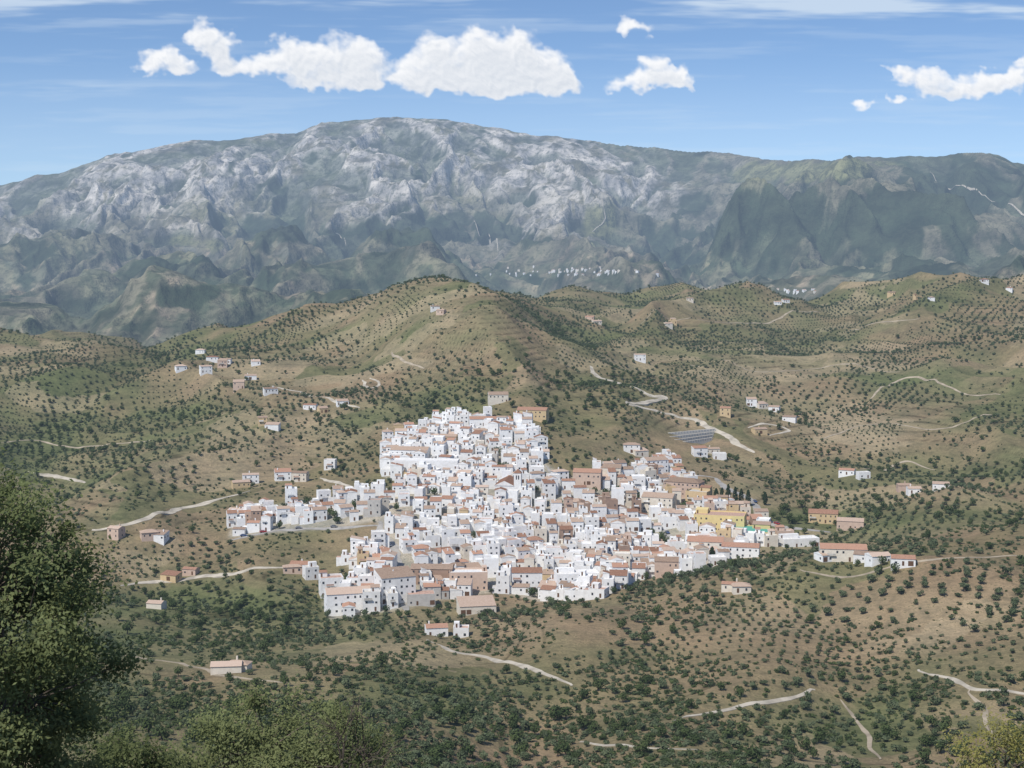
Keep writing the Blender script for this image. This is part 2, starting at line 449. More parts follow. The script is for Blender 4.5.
fo = gs(MU1, MV1, [(440,228,66,16,1.3),(520,240,40,10,.7),(300,235,60,12,.8),(880,205,120,34,.85),(985,185,60,25,.9),(740,215,60,22,.8),(680,245,60,22,.6),(950,250,120,22,.6),(60,250,80,14,.4),(420,285,200,10,.3),(150,300,160,14,.3)])
lay(.9 * sst(.40, .62, fo + .7 * nB + .3 * nA + .2 * nC), forest_and_shade)
lay(.85 * sst(.5, .75, gs(MU1, MV1, [(790,172,75,13,1.1),(600,222,30,30,.8),(860,165,40,7,.6),(200,243,50,10,.8)]) + .35 * nB), np.array([.195, .20, .105]))
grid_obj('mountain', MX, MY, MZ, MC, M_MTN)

# ------------------------------------------------------------------ occupancy raster
OX0, OY0, OS = -1300, 300, 2.0
occ = np.zeros((1150, 1300), bool)
def mark(x, y, r):
    i0 = int((x - r - OX0) / OS); i1 = int((x + r - OX0) / OS) + 1; j0 = int((y - r - OY0) / OS); j1 = int((y + r - OY0) / OS) + 1
    occ[max(j0, 0):max(j1, 0), max(i0, 0):max(i1, 0)] = True
def is_occ(x, y):
    i = np.clip(((np.asarray(x) - OX0) / OS).astype(int), 0, 1299); j = np.clip(((np.asarray(y) - OY0) / OS).astype(int), 0, 1149)
    return occ[j, i]

# ------------------------------------------------------------------ roads
kerbside = []
def ribbon(name, pts, width, mat, grid=G, step=2.5, off=.2, ymin=340, maxjump=140):
    P = [grid.ray(u, v, ymin) for u, v in pts]; P = [p for p in P if p]
    Pk = P[:1]
    for p in P[1:]:
        if math.hypot(p[0] - Pk[-1][0], p[1] - Pk[-1][1]) < maxjump: Pk.append(p)
        else: break
    P = Pk
    if len(P) < 2: print('skip', name, pts[0]); return
    Q = [P[0]] + P + [P[-1]]; out = []
    for k in range(1, len(Q) - 2):
        p0, p1, p2, p3 = [np.array(q[:2]) for q in Q[k - 1:k + 3]]
        m = max(2, int(np.linalg.norm(p2 - p1) / step))
        for s in range(m):
            tt = s / m
            out.append(.5 * ((2 * p1) + (-p0 + p2) * tt + (2 * p0 - 5 * p1 + 4 * p2 - p3) * tt ** 2 + (-p0 + 3 * p1 - 3 * p2 + p3) * tt ** 3))
    out.append(np.array(P[-1][:2])); out = np.array(out)
    if grid is G: out[1:-1] += np.stack([pn(out[:, 0] / 22, out[:, 1] / 22, 12), pn(out[:, 0] / 22, out[:, 1] / 22, 13)], 1)[1:-1] * 2.2
    d = np.gradient(out, axis=0); d /= np.maximum(np.linalg.norm(d, axis=1, keepdims=True), 1e-6)
    nr = np.stack([-d[:, 1], d[:, 0]], 1); m = len(out)
    V = []; ends = np.minimum(1, .3 + np.minimum(np.arange(m), np.arange(m)[::-1]) * .08)
    for ci_, c in enumerate([-.5, -.17, .17, .5]):
        wv = width * ends * (1 + .45 * pn(out[:, 0] / 7 + ci_ * 5, out[:, 1] / 7, 9))
        p = out + nr * (c * wv)[:, None]
        z = grid.h(p[:, 0], p[:, 1]) + off
        V.append(np.column_stack([p, z]))
    zc_ = (V[1][:, 2] + V[2][:, 2]) / 2
    for k in (0, 3): V[k][:, 2] = np.maximum(V[k][:, 2], zc_ - .6)
    s0 = V[0].copy(); s0[:, 2] -= 1.5; s1 = V[3].copy(); s1[:, 2] -= 1.5
    V = [s0] + V + [s1]
    W = np.concatenate(V); Qs = []
    for k in range(5):
        for i in range(m - 1): Qs.append((k * m + i, k * m + i + 1, (k + 1) * m + i + 1, (k + 1) * m + i))
    add_obj(name, mesh_np(name, W, Qs, [mat], smooth=False))
    if grid is G:
        for p in out[::2]: mark(p[0], p[1], width * .5 + 1.0)
    if name == 'street':
        for i in range(4, m - 4, 4):
            kerbside.append((*(out[i] + nr[i] * width * .3), math.atan2(d[i][1], d[i][0])))

roads = [
 ('dirt_road', [(590,366),(597,376),(612,381),(640,391),(664,397),(652,402),(628,404),(655,411),(690,419),(715,430),(736,442),(754,453)], 5.2, M_DIRT),
 ('dirt_road', [(566,352),(580,345),(600,338),(622,332),(626,327),(606,323)], 3.6, M_DIRT),
 ('dirt_road', [(272,386),(300,392),(330,399),(360,408)], 3.2, M_DIRT),
 ('dirt_road', [(362,380),(368,388),(380,384),(370,378)], 2.6, M_DIRT),
 ('dirt_road', [(25,471),(55,476),(85,483),(120,493),(142,500)], 4.2, M_DIRT),
 ('dirt_road', [(92,530),(140,521),(185,508),(215,500),(250,491)], 4.2, M_DIRT),
 ('dirt_road', [(120,586),(160,582),(205,576),(245,571),(285,568)], 4.6, M_DIRT),
 ('dirt_road', [(320,478),(345,486),(368,493)], 3.2, M_DIRT),
 ('dirt_road', [(428,640),(450,650),(480,657),(515,666),(545,674),(572,686)], 3.0, M_DIRT),
 ('dirt_road', [(672,722),(700,714),(740,708),(780,701),(815,690)], 2.4, M_DIRT),
 ('dirt_road', [(918,670),(945,678),(975,688),(1024,694),(1080,700)], 2.4, M_DIRT),
 ('dirt_road', [(970,690),(985,715),(992,740)], 2.0, M_DIRT2),
 ('dirt_road', [(580,742),(620,746),(660,749),(698,750)], 2.0, M_DIRT),
 ('dirt_road', [(748,428),(765,424),(790,430),(770,436)], 2.6, M_DIRT),
 ('dirt_road', [(850,330),(880,322),(920,318)], 2.4, M_DIRT2),
 ('dirt_road', [(392,352),(405,362),(425,368)], 2.4, M_DIRT2),
 ('dirt_road', [(860,470),(900,462),(935,470)], 2.2, M_DIRT2),
 ('dirt_road', [(0,443),(40,441),(100,446),(150,441)], 2.0, M_DIRT2),
 ('dirt_road', [(120,655),(180,664),(225,676),(290,684)], 2.0, M_DIRT2),
 ('dirt_road', [(820,440),(870,425),(930,430),(1000,415)], 2.0, M_DIRT2),
 ('dirt_road', [(690,365),(760,372),(830,366),(900,372)], 2.0, M_DIRT2),
 ('dirt_road', [(800,570),(860,575),(930,560),(1024,556)], 1.7, M_DIRT2),
 ('dirt_road', [(870,400),(905,378),(945,385),(1000,395)], 2.2, M_DIRT2),
 ('dirt_road', [(640,325),(700,320),(770,322),(820,312)], 2.2, M_DIRT2),
 ('dirt_road', [(840,700),(862,730),(880,760)], 1.6, M_DIRT2),
 ('street', [(408,612),(405,590),(400,565),(388,545),(378,522)], 5, M_ASPH),
 ('street', [(715,478),(730,490),(750,500),(765,520),(790,528),(830,532)], 6, M_ASPH),
 ('street', [(230,540),(290,530),(340,528),(378,526)], 4, M_ASPH),
 ('street', [(545,466),(560,480),(600,500),(640,520),(690,545)], 4, M_ASPH),
 ('street', [(640,470),(680,475),(715,478)], 5, M_ASPH),
]
for r in roads: ribbon(*r)
for pts, wd in (([(474,221),(478,232),(490,243),(498,252)], 9), ([(596,196),(603,206),(605,220),(592,232),(580,240)], 9), ([(905,155),(930,172),(960,186),(995,202)], 7),
            ([(1008,204),(1020,213),(1040,222)], 10), ([(328,227),(340,236),(346,246)], 8), ([(200,165),(212,172),(230,178)], 8)):
    ribbon('mountain_track', pts, wd, M_DIRT, MG, 20, 2.0, 3300, 900)

# ------------------------------------------------------------------ buildings
class MB:
    def __init__(s): s.v = []; s.f = []; s.m = []
    def quad(s, pts, m):
        b = len(s.v); s.v += pts; s.f.append(tuple(range(b, b + len(pts)))); s.m.append(m)
    def box(s, x0, x1, y0, y1, z0, z1, m, top=None):
        b = len(s.v)
        s.v += [(x0,y0,z0),(x1,y0,z0),(x1,y1,z0),(x0,y1,z0),(x0,y0,z1),(x1,y0,z1),(x1,y1,z1),(x0,y1,z1)]
        for f in ((0,1,5,4),(1,2,6,5),(2,3,7,6),(3,0,4,7)): s.f.append(tuple(b + i for i in f)); s.m.append(m)
        s.f.append((b+4,b+5,b+6,b+7)); s.m.append(m if top is None else top)
    def prism(s, x0, x1, y0, y1, z, rise, rm, wm, kind='gable', along='x'):
        b = len(s.v)
        if along == 'x':
            yr = (y0 + y1) / 2 if kind == 'gable' else y1
            s.v += [(x0,y0,z),(x1,y0,z),(x1,y1,z),(x0,y1,z),(x0,yr,z+rise),(x1,yr,z+rise)]
            s.f += [(b,b+1,b+5,b+4),(b+2,b+3,b+4,b+5),(b+3,b+2,b+1,b),(b,b+4,b+3),(b+1,b+2,b+5)]
        else:
            xr = (x0 + x1) / 2
            s.v += [(x0,y0,z),(x1,y0,z),(x1,y1,z),(x0,y1,z),(xr,y0,z+rise),(xr,y1,z+rise)]
            s.f += [(b+1,b+2,b+5,b+4),(b+3,b,b+4,b+5),(b+3,b+2,b+1,b),(b,b+1,b+4),(b+2,b+3,b+5)]
        s.m += [rm, rm if kind == 'gable' else wm, wm, wm, wm]
    def hip(s, x0, x1, y0, y1, z, rise, m):
        b = len(s.v); i = min((y1 - y0), (x1 - x0)) / 2 * .95
        yr = (y0 + y1) / 2
        s.v += [(x0,y0,z),(x1,y0,z),(x1,y1,z),(x0,y1,z),(x0+i,yr,z+rise),(x1-i,yr,z+rise)]
        s.f += [(b,b+1,b+5,b+4),(b+1,b+2,b+5),(b+2,b+3,b+4,b+5),(b+3,b,b+4),(b+3,b+2,b+1,b)]; s.m += [m] * 5
    def mesh(s, name, mats):
        me = bpy.data.meshes.new(name); me.from_pydata(s.v, [], s.f)
        for m in mats: me.materials.append(m)
        me.polygons.foreach_set('material_index', s.m); me.update(); return me

def windows(b, w, d, z0, h, r, dens=1.0):
    st = max(1, int(h / 2.8)); sh = h / st
    nx = max(1, int(w / 2.9)); door = r.randrange(nx)
    for side in range(4):
        L = w if side in (0, 2) else d
        k = nx if side in (0, 2) else max(1, int(d / 3.6))
        for s_ in range(st):
            for i in range(k):
                if r.random() > (.75 if side == 0 else .4) * dens: continue
                c = -L / 2 + L * (i + .5) / k + r.uniform(-.3, .3)
                ww, wh, zb = r.choice([.35, .45, .55]), r.uniform(.9, 1.3), z0 + s_ * sh + .95; m = 2
                if s_ == 0 and i == door and side == 0: ww, wh, zb, m = .5, 2.1, z0 + .05, 3
                elif s_ == 0 and side == 0 and r.random() < .15: ww, wh, zb, m = 1.2, 2.3, z0 + .05, 3
                e = .035
                if side == 0: P = [(c-ww,-d/2-e,zb),(c+ww,-d/2-e,zb),(c+ww,-d/2-e,zb+wh),(c-ww,-d/2-e,zb+wh)]
                elif side == 2: P = [(c+ww,d/2+e,zb),(c-ww,d/2+e,zb),(c-ww,d/2+e,zb+wh),(c+ww,d/2+e,zb+wh)]
                elif side == 1: P = [(w/2+e,c-ww,zb),(w/2+e,c+ww,zb),(w/2+e,c+ww,zb+wh),(w/2+e,c-ww,zb+wh)]
                else: P = [(-w/2-e,c+ww,zb),(-w/2-e,c-ww,zb),(-w/2-e,c-ww,zb+wh),(-w/2-e,c+ww,zb+wh)]
                b.quad(P, m)
        if side == 0 and st > 1 and r.random() < .4:
            zb = z0 + sh * (st - 1); xa = -w / 2 + r.uniform(.3, w * .3); xb = xa + min(w * .5, 4)
            b.box(xa, xb, -d / 2 - 1.0, -d / 2 - .02, zb - .12, zb + .06, 0)
            b.box(xa, xb, -d / 2 - 1.0, -d / 2 - .93, zb + .06, zb + .95, 4)

def house(name, x, y, w, d, h, rot, roof, wall, r, base=6, rm=None, fm=None, win=1.0, z=None, annex=None, domark=True):
    b = MB(); b.box(-w/2, w/2, -d/2, d/2, -base, h, 0)
    windows(b, w, d, 0, h, r, win)
    if roof == 'gable':
        o = .3; b.prism(-w/2-.15, w/2+.15, -d/2-o, d/2+o, h-.02, d * r.uniform(.15, .21), 1, 0)
    elif roof == 'gabley':
        b.prism(-w/2-.3, w/2+.3, -d/2-.15, d/2+.15, h-.02, w * r.uniform(.15, .21), 1, 0, along='y')
    elif roof == 'shed':
        b.prism(-w/2-.12, w/2+.12, -d/2-.3, d/2+.1, h-.02, d * .2, 1, 0, kind='shed')
    elif roof == 'hip':
        b.hip(-w/2-.4, w/2+.4, -d/2-.4, d/2+.4, h-.02, min(w, d) * .2, 1)
    else:
        tk = .22; ph = r.uniform(.6, 1.1)
        b.quad([(-w/2+tk,-d/2+tk,h+.03),(w/2-tk,-d/2+tk,h+.03),(w/2-tk,d/2-tk,h+.03),(-w/2+tk,d/2-tk,h+.03)], 4)
        b.box(-w/2,w/2,-d/2,-d/2+tk,h,h+ph,0); b.box(-w/2,w/2,d/2-tk,d/2,h,h+ph,0)
        b.box(-w/2,-w/2+tk,-d/2+tk,d/2-tk,h,h+ph,0); b.box(w/2-tk,w/2,-d/2+tk,d/2-tk,h,h+ph,0)
        if r.random() < .7:
            rw = r.uniform(2.2, max(2.4, w * .6)); sx = r.choice([-1, 1]); x0 = (-w/2 + tk if sx < 0 else w/2 - tk - rw)
            y1_ = d/2 - tk; y0_ = y1_ - r.uniform(2.2, max(2.4, d * .55))
            b.box(x0 + .01, x0 + rw - .01, y0_, y1_ - .01, h + .04, h + 2.5, 0)
            b.quad([(x0+.8,y0_-.03,h+.1),(x0+1.6,y0_-.03,h+.1),(x0+1.6,y0_-.03,h+2.0),(x0+.8,y0_-.03,h+2.0)], 3)
            if r.random() < .5: b.prism(x0-.15, x0+rw+.15, y0_-.3, y1_+.1, h+2.48, .9, 1, 0, kind='shed')
    if r.random() < .5 and roof != 'flat':
        cx = r.uniform(-w/3, w/3); b.box(cx-.3, cx+.3, d*.1, d*.1+.6, h+.1, h + 2.2, 0)
    if annex:
        aw, ad, ah = annex; b.box(-w/2-aw, -w/2-.01, -d/2+.5, -d/2+.5+ad, -base, ah, 0, 4)
    me = b.mesh(name, [wall, rm or r.choice(M_ROOF), M_WIN, M_DOOR, fm or r.choice(M_FLOOR)])
    if z is None: z = float(G.h(x, y)) + .3
    ob = add_obj(name, me, (x, y, z), rot)
    if domark:
        k = max(1, int(w / d + .5))
        for i in range(k):
            o = (-w / 2 + w * (i + .5) / k); mark(x + o * math.cos(rot), y + o * math.sin(rot), d / 2 + 1.5)
    return ob

def at(u, v, w, d, h, rot, roof, wall, name='white_house', **k):
    p = G.ray(u, v)
    if p: return house(name, p[0], p[1] + d / 2, w, d, h, math.radians(rot), roof, wall, rnd, **k)

NAMES = {M_WHITE: 'white_house', M_CREAM: 'cream_house', M_OCHRE: 'ochre_house', M_SALMON: 'salmon_house', M_BRICK: 'brick_house', M_GREY: 'grey_house', M_YELL: 'yellow_house'}
at(425,477,44,12,9,-4,'flat',M_WHITE,'town_hall',win=.3,fm=M_FLOOR[2])
at(410,462,26,12,7,-8,'gable',M_WHITE,'white_house')
at(440,446,24,9,6,-6,'gable',M_OCHRE,'ochre_house')
at(498,404,15,10,6,5,'gable',M_CREAM,'cream_house',rm=M_ROOF[1])
at(533,420,22,12,6,-12,'gable',M_OCHRE,'ochre_house',rm=M_ROOF[0])
at(490,428,30,10,5,4,'gable',M_WHITE,'white_house',rm=M_ROOF[0])
at(588,487,18,10,8,-10,'gable',M_SALMON,'apartment_block',rm=M_ROOF[0])
at(612,482,13,10,8,-10,'gable',M_CREAM,'apartment_block')
at(655,475,16,11,9,20,'gable',M_WHITE,'apartment_block')
at(685,498,24,12,9,-25,'hip',M_SALMON,'apartment_block')
at(700,507,14,12,8,-25,'flat',M_OCHRE,'apartment_block')
at(660,514,20,12,9,-20,'gable',M_CREAM,'apartment_block')
at(722,534,30,16,9,-14,'flat',M_YELL,'school_building',fm=M_FLOOR[0])
at(752,543,24,20,6,-14,'flat',M_YELL,'sports_hall',fm=M_GREEN,win=.3)
at(707,558,20,12,9,-10,'gable',M_CREAM,'apartment_block')
at(680,574,26,10,7,-6,'gable',M_SALMON,'apartment_block')
at(742,558,20,10,6,-12,'gable',M_WHITE,'white_house',rm=M_ROOF[0])
at(800,547,22,9,4,12,'flat',M_WHITE,'warehouse')
at(825,524,18,10,6,-15,'gable',M_OCHRE,'ochre_house')
at(852,530,16,9,5,-15,'gable',M_SALMON,'salmon_house')
at(845,562,22,10,6,-8,'gable',M_CREAM,'cream_house',rm=M_ROOF[0])
at(432,587,22,11,9,-3,'gable',M_BRICK,'apartment_block')
at(468,592,20,11,9,3,'flat',M_SALMON,'apartment_block')
at(352,614,28,12,10,14,'gable',M_WHITE,'apartment_block',rm=M_ROOF[2])
at(394,604,18,13,13,22,'shed',M_WHITE,'apartment_block')
at(330,598,12,10,9,14,'flat',M_WHITE,'white_house')
at(420,606,14,10,5,8,'flat',M_GREY,'warehouse')
at(476,614,18,12,4,10,'shed',M_CREAM,'warehouse',rm=M_ROOF[2])
at(527,592,16,10,10,0,'gable',M_WHITE,'apartment_block',rm=M_ROOF[0])
at(577,592,22,10,9,8,'flat',M_WHITE,'apartment_block')
at(436,636,10,7,4,10,'gable',M_WHITE,'white_house',rm=M_ROOF[0])
at(461,638,7,6,4,0,'flat',M_WHITE,'white_house')
p = G.ray(507, 500)
b = MB(); b.box(-6, 6, -12, 12, -6, 9, 0); b.prism(-6.4, 6.4, -12.3, 12.3, 8.98, 3, 1, 0, along='y')
b.box(6.02, 10.5, -12, -7.5, -6, 17, 0); b.hip(5.8, 10.7, -12.2, -7.3, 17, 2.4, 1)
for xx in (7.2, 8.6): b.quad([(xx,-12.04,13),(xx+.8,-12.04,13),(xx+.8,-12.04,15.6),(xx,-12.04,15.6)], 2)
b.quad([(10.54,-10.4,13),(10.54,-9.2,13),(10.54,-9.2,15.6),(10.54,-10.4,15.6)], 2)
b.quad([(-1.1,-12.04,0),(1.1,-12.04,0),(1.1,-12.04,3.4),(-1.1,-12.04,3.4)], 3)
b.quad([(-.7,-12.04,6),(.7,-12.04,6),(.7,-12.04,7.4),(-.7,-12.04,7.4)], 2)
add_obj('church', b.mesh('church', [M_WHITE, M_ROOF[0], M_WIN, M_DOOR]), (p[0], p[1] + 10, p[2] + .4), math.radians(-8)); mark(p[0], p[1] + 10, 11)

# dense village
parks = [(657,543,24,8),(608,493,18,4),(516,601,22,6),(780,525,14,8),(640,500,8,4),(395,512,10,4),(560,505,7,3),(440,498,6,3),(480,455,6,3)]
cnt = 0; vh = []; gap = []
th = math.radians(12); ct, s_t = math.cos(th), math.sin(th)
for j in range(-30, 38):
    for i in range(-46, 46):
        lx = i * 7.9 + (j % 3) * 2.9; ly = j * 9.8
        x = lx * ct - ly * s_t; y = 880 + lx * s_t + ly * ct
        q = 18 * float(pn(x / 70, y / 70, 91)); q2 = 16 * float(pn(x / 70, y / 70, 92))
        x += q + rnd.uniform(-1.4, 1.4); y += q2 + rnd.uniform(-2.0, 2.0)
        z = float(G.h(x, y)); u, v = proj(x, y, z)
        if not bool(inpoly(np.array([u]), np.array([v]), vil_poly)[0]): continue
        if bool(is_occ(x, y)): continue
        if any(((u - a) / c) ** 2 + ((v - b_) / d) ** 2 < 1 for a, b_, c, d in parks):
            gap.append((x + rnd.uniform(-3, 3), y + rnd.uniform(-3, 3)))
            continue
        if rnd.random() < (.04 if u < 620 else .08): gap.append((x, y)); continue
        right = (u > 560) and (v < 525)
        rr = rnd.random()
        if right: wall = M_WHITE if rr < .62 else rnd.choice([M_CREAM, M_SALMON, M_OCHRE, M_CREAM, M_BRICK])
        else: wall = M_WHITE if rr < .91 else rnd.choice([M_CREAM, M_OCHRE, M_SALMON, M_CREAM, M_GREY, M_CREAM, M_BRICK])
        ang = th + .45 * float(pn(x / 80, y / 80, 95)) + rnd.gauss(0, .10) - .2
        if rnd.random() < .2: ang += math.pi / 2
        w_ = rnd.uniform(4.8, 9.2); d_ = rnd.uniform(5.2, 8.6)
        h_ = rnd.choice([3.0, 3.4, 5.4, 5.8, 6.2, 6.6, 8.2, 8.8])
        tail = (u < 400 and v < 545) or right
        roof = rnd.choices(['gable', 'gabley', 'shed', 'flat', 'hip'], [.30, .12, .16, .38, .04] if tail else [.18, .11, .15, .54, .02])[0]
        fm = rnd.choices(M_FLOOR, [.26, .20, .24, .30])[0]
        house(NAMES[wall], x, y, w_, d_, h_, ang, roof, wall, rnd, z=z + .3 + rnd.uniform(-.3, .9), fm=fm, domark=False, rm=rnd.choices(M_ROOF, [.38, .34, .28])[0],
              annex=(rnd.uniform(2, 3.5), rnd.uniform(3, 5), rnd.uniform(2.5, 4)) if rnd.random() < .3 else None)
        vh.append((x, y)); cnt += 1
print('village houses', cnt)
for (x, y) in vh: mark(x, y, 4.5)

outl = [(212,360),(222,366),(205,372),(238,388),(225,362),(255,364),(262,424),(272,428),(322,412),(310,408),(342,404),(435,309),(441,313),(597,322),(590,318),(668,325),(672,322),
 (892,294),(918,297),(932,299),(778,303),(786,301),(905,489),(915,492),(942,487),(864,477),(848,474),(762,407),(726,415),(790,420),(752,405),(775,410),(225,672),(238,670),(155,607),(148,539),(158,541),(115,538),
 (170,580),(190,574),(240,486),(250,482),(282,479),(300,480),(236,515),(330,468),(760,433),(735,590),(742,592),(880,562),(868,560),(905,566),(700,455),(712,452),(720,458),(640,455),(632,452),(690,300),(985,282),(1010,290),
 (250,378),(270,392),(180,370),(200,352),(300,570),(292,572),(310,578),(275,520),(265,518),(288,515),(252,522),(560,480),(785,540),(770,545),(690,568),(828,560),(640,360),(480,438),(500,440),(520,432),(462,424),(450,432)]
for (u, v) in outl:
    r_ = rnd.random(); wall = M_WHITE if r_ < .62 else rnd.choice([M_CREAM, M_SALMON, M_OCHRE])
    if (u, v) in ((735,590),(742,592),(225,672),(238,670),(155,607)): wall = M_CREAM
    hh = 3.0 if v > 585 or v < 330 else rnd.choice([3.2, 3.6, 5.8])
    at(u, v + 2, rnd.uniform(7, 12), rnd.uniform(5, 8), hh, rnd.uniform(-25, 25), rnd.choice(['gable', 'gable', 'flat', 'shed', 'hip']), wall, NAMES[wall])
for (u, v, n_) in ((560,271,34),(610,273,20),(520,274,10),(795,291,16)):
    for k in range(n_):
        p = MG.ray(u + rnd.gauss(0, 24), v + rnd.gauss(0, 1.6), 3300)
        if p: house('white_house', p[0], p[1], rnd.uniform(6, 12), 8, rnd.choice([3, 4]), rnd.uniform(-.5, .5), rnd.choice(['gable', 'flat']), rnd.choice([M_WHITE, M_WHITE, M_CREAM]), rnd, base=12, z=p[2] + .5, win=.2, fm=M_FLOOR[2], domark=False)

for k in range(4):
    p0 = G.ray(662 + k * 2, 442 - k * 3); p1 = G.ray(712 + k, 440 - k * 3)
    if p0 and p1:
        L = math.hypot(p1[0] - p0[0], p1[1] - p0[1]); an = math.atan2(p1[1] - p0[1], p1[0] - p0[0])
        b = MB(); b.box(0, L, -.4, .4, -5, 1.8, 0)
        for q in range(int(L / 3)): b.quad([(q * 3 + .5, -.43, .2), (q * 3 + 2.3, -.43, .2), (q * 3 + 2.3, -.43, 1.5), (q * 3 + .5, -.43, 1.5)], 1)
        add_obj('niche_wall', b.mesh('niche_wall', [M_CREAM, M_GREY]), (p0[0], p0[1], min(p0[2], p1[2]) + .3), an)
        mark((p0[0] + p1[0]) / 2, (p0[1] + p1[1]) / 2, L / 2)

# parked cars along the streets
def car_mesh(paint):
    b = MB(); prof = [(-2.1,.35),(2.1,.35),(2.15,.75),(1.2,.9),(.55,1.42),(-1.1,1.45),(-1.9,.95),(-2.15,.85)]
    k = len(prof)
    for s in (-.85, .85):
        for (x, z) in prof: b.v.append((x, s * (1 if z < 1.2 else .82), z))
    b.f.append(tuple(range(k))); b.m.append(0); b.f.append(tuple(range(2 * k - 1, k - 1, -1))); b.m.append(0)
    for i in range(k):
        j = (i + 1) % k; b.f.append((i, i + k, j + k, j)); b.m.append(1 if i in (3, 5) else 0)
    for s in (-1, 1):
        b.quad([(-1.5,s*.872,.97),(.95,s*.872,.97),(.5,s*.76,1.36),(-1.0,s*.76,1.36)], 1)
        for wx_ in (-1.3, 1.3):
            c = len(b.v)
            for q in range(10):
                an = q * math.pi / 5; b.v.append((wx_ + .33 * math.cos(an), s * .9, .33 + .33 * math.sin(an)))
            for q in range(10):
                an = q * math.pi / 5; b.v.append((wx_ + .33 * math.cos(an), s * .66, .33 + .33 * math.sin(an)))
            b.f.append(tuple(range(c, c + 10))); b.m.append(2)
            for q in range(10): b.f.append((c + q, c + (q + 1) % 10, c + 10 + (q + 1) % 10, c + 10 + q)); b.m.append(2)
    return b.mesh('parked_car', [paint, M_WIN, M_TYRE])
cmesh = [car_mesh(m) for m in M_CAR]
for (x, y, an) in kerbside:
    if rnd.random() < .22:
        add_obj('parked_car', rnd.choice(cmesh), (x, y, float(G.h(x, y)) + .22), an)

# ------------------------------------------------------------------ trees
def leaf_quads(P, nrm, size, r, asp=.6):
    n_ = len(P)
    a = r.normal(size=(n_, 3)); a -= (a * nrm).sum(1, keepdims=True) * nrm; a /= np.linalg.norm(a, axis=1, keepdims=True) + 1e-9
    b_ = np.cross(nrm, a); s = (size * (.6 + .8 * r.rand(n_)))[:, None]
    V = np.stack([P - a * s, P - b_ * s * asp, P + a * s, P + b_ * s * asp], 1).reshape(-1, 3)
    return V, np.arange(4 * n_).reshape(-1, 4)

def tube(pts, rad, k=6):
    pts = np.array(pts, float); V = []
    for i, p in enumerate(pts):
        d = pts[min(i + 1, len(pts) - 1)] - pts[max(i - 1, 0)]; d /= np.linalg.norm(d) + 1e-9
        a = np.cross(d, [.3, .9, .1]); a /= np.linalg.norm(a) + 1e-9; b_ = np.cross(d, a)
        for q in range(k):
            t_ = 2 * math.pi * q / k; V.append(p + rad[i] * (a * math.cos(t_) + b_ * math.sin(t_)))
    Q = [(i * k + q, i * k + (q + 1) % k, (i + 1) * k + (q + 1) % k, (i + 1) * k + q) for i in range(len(pts) - 1) for q in range(k)]
    return np.array(V), np.array(Q)

def combine(parts):
    V = []; Q = []; M = []; o = 0
    for v, q, m in parts:
        V.append(v); Q.append(q + o); M += [m] * len(q); o += len(v)
    return np.concatenate(V), np.concatenate(Q), M

def small_tree(name, r, H, R, nl, size, mat, coll, squash=.8, lumps=7, trunk=True):
    parts = []; cen = []
    zc_ = H - R * squash
    for k in range(lumps):
        th_ = r.rand() * 6.283; rr = R * .55 * math.sqrt(r.rand())
        cen.append((rr * math.cos(th_), rr * math.sin(th_), zc_ + R * squash * r.uniform(-.35, .4), R * r.uniform(.38, .6)))
    if trunk:
        v, q = tube([(0, 0, -.8), (.05, 0, .3), (.12, .08, zc_ * .7), (.1, 0, zc_)], [.28, .2, .16, .1]); parts.append((v, q, 1))
        for c in cen[:4]:
            v, q = tube([(.1, .05, zc_ * .5), (c[0] * .5, c[1] * .5, (zc_ * .5 + c[2]) / 2 + .1), c[:3]], [.12, .08, .03], 4); parts.append((v, q, 1))
    P = []
    for k in range(nl):
        c = cen[r.randint(lumps)]; d = r.normal(size=3); d /= np.linalg.norm(d)
        rad = c[3] * (.55 + .5 * r.rand() ** .6); P.append((c[0] + d[0] * rad, c[1] + d[1] * rad, c[2] + d[2] * rad * squash))
    P = np.array(P); nn = P - np.array([0, 0, zc_ - R * .3]); nn = nn / (np.linalg.norm(nn, axis=1, keepdims=True) + 1e-9) + r.normal(size=P.shape) * .45
    nn /= np.linalg.norm(nn, axis=1, keepdims=True)
    v, q = leaf_quads(P, nn, size, r, .75); parts.append((v, q, 0))
    V, Q, Mi = combine(parts)
    return add_obj(name, mesh_np(name, V, Q, [mat, M_TRUNK], Mi), coll=coll)

def coll_new(n_): return bpy.data.collections.new(n_)
c_ol = coll_new('olive_tree_kinds'); c_ok = coll_new('oak_tree_kinds'); c_sc = coll_new('scrub_kinds')
for k in range(6): small_tree('olive_tree', np.random.RandomState(100 + k), 3.9, 2.45, 300, .32, M_OLIVE, c_ol, .78, 6)
for k in range(4): small_tree('oak_tree', np.random.RandomState(200 + k), 5.0, 2.6, 360, .32, M_OAK, c_ok, .9, 8)
for k in range(4): small_tree('scrub_bush', np.random.RandomState(300 + k), 1.1, 1.0, 90, .20, [M_OLIVE, M_OAK][k % 2], c_sc, .7, 4, trunk=False)

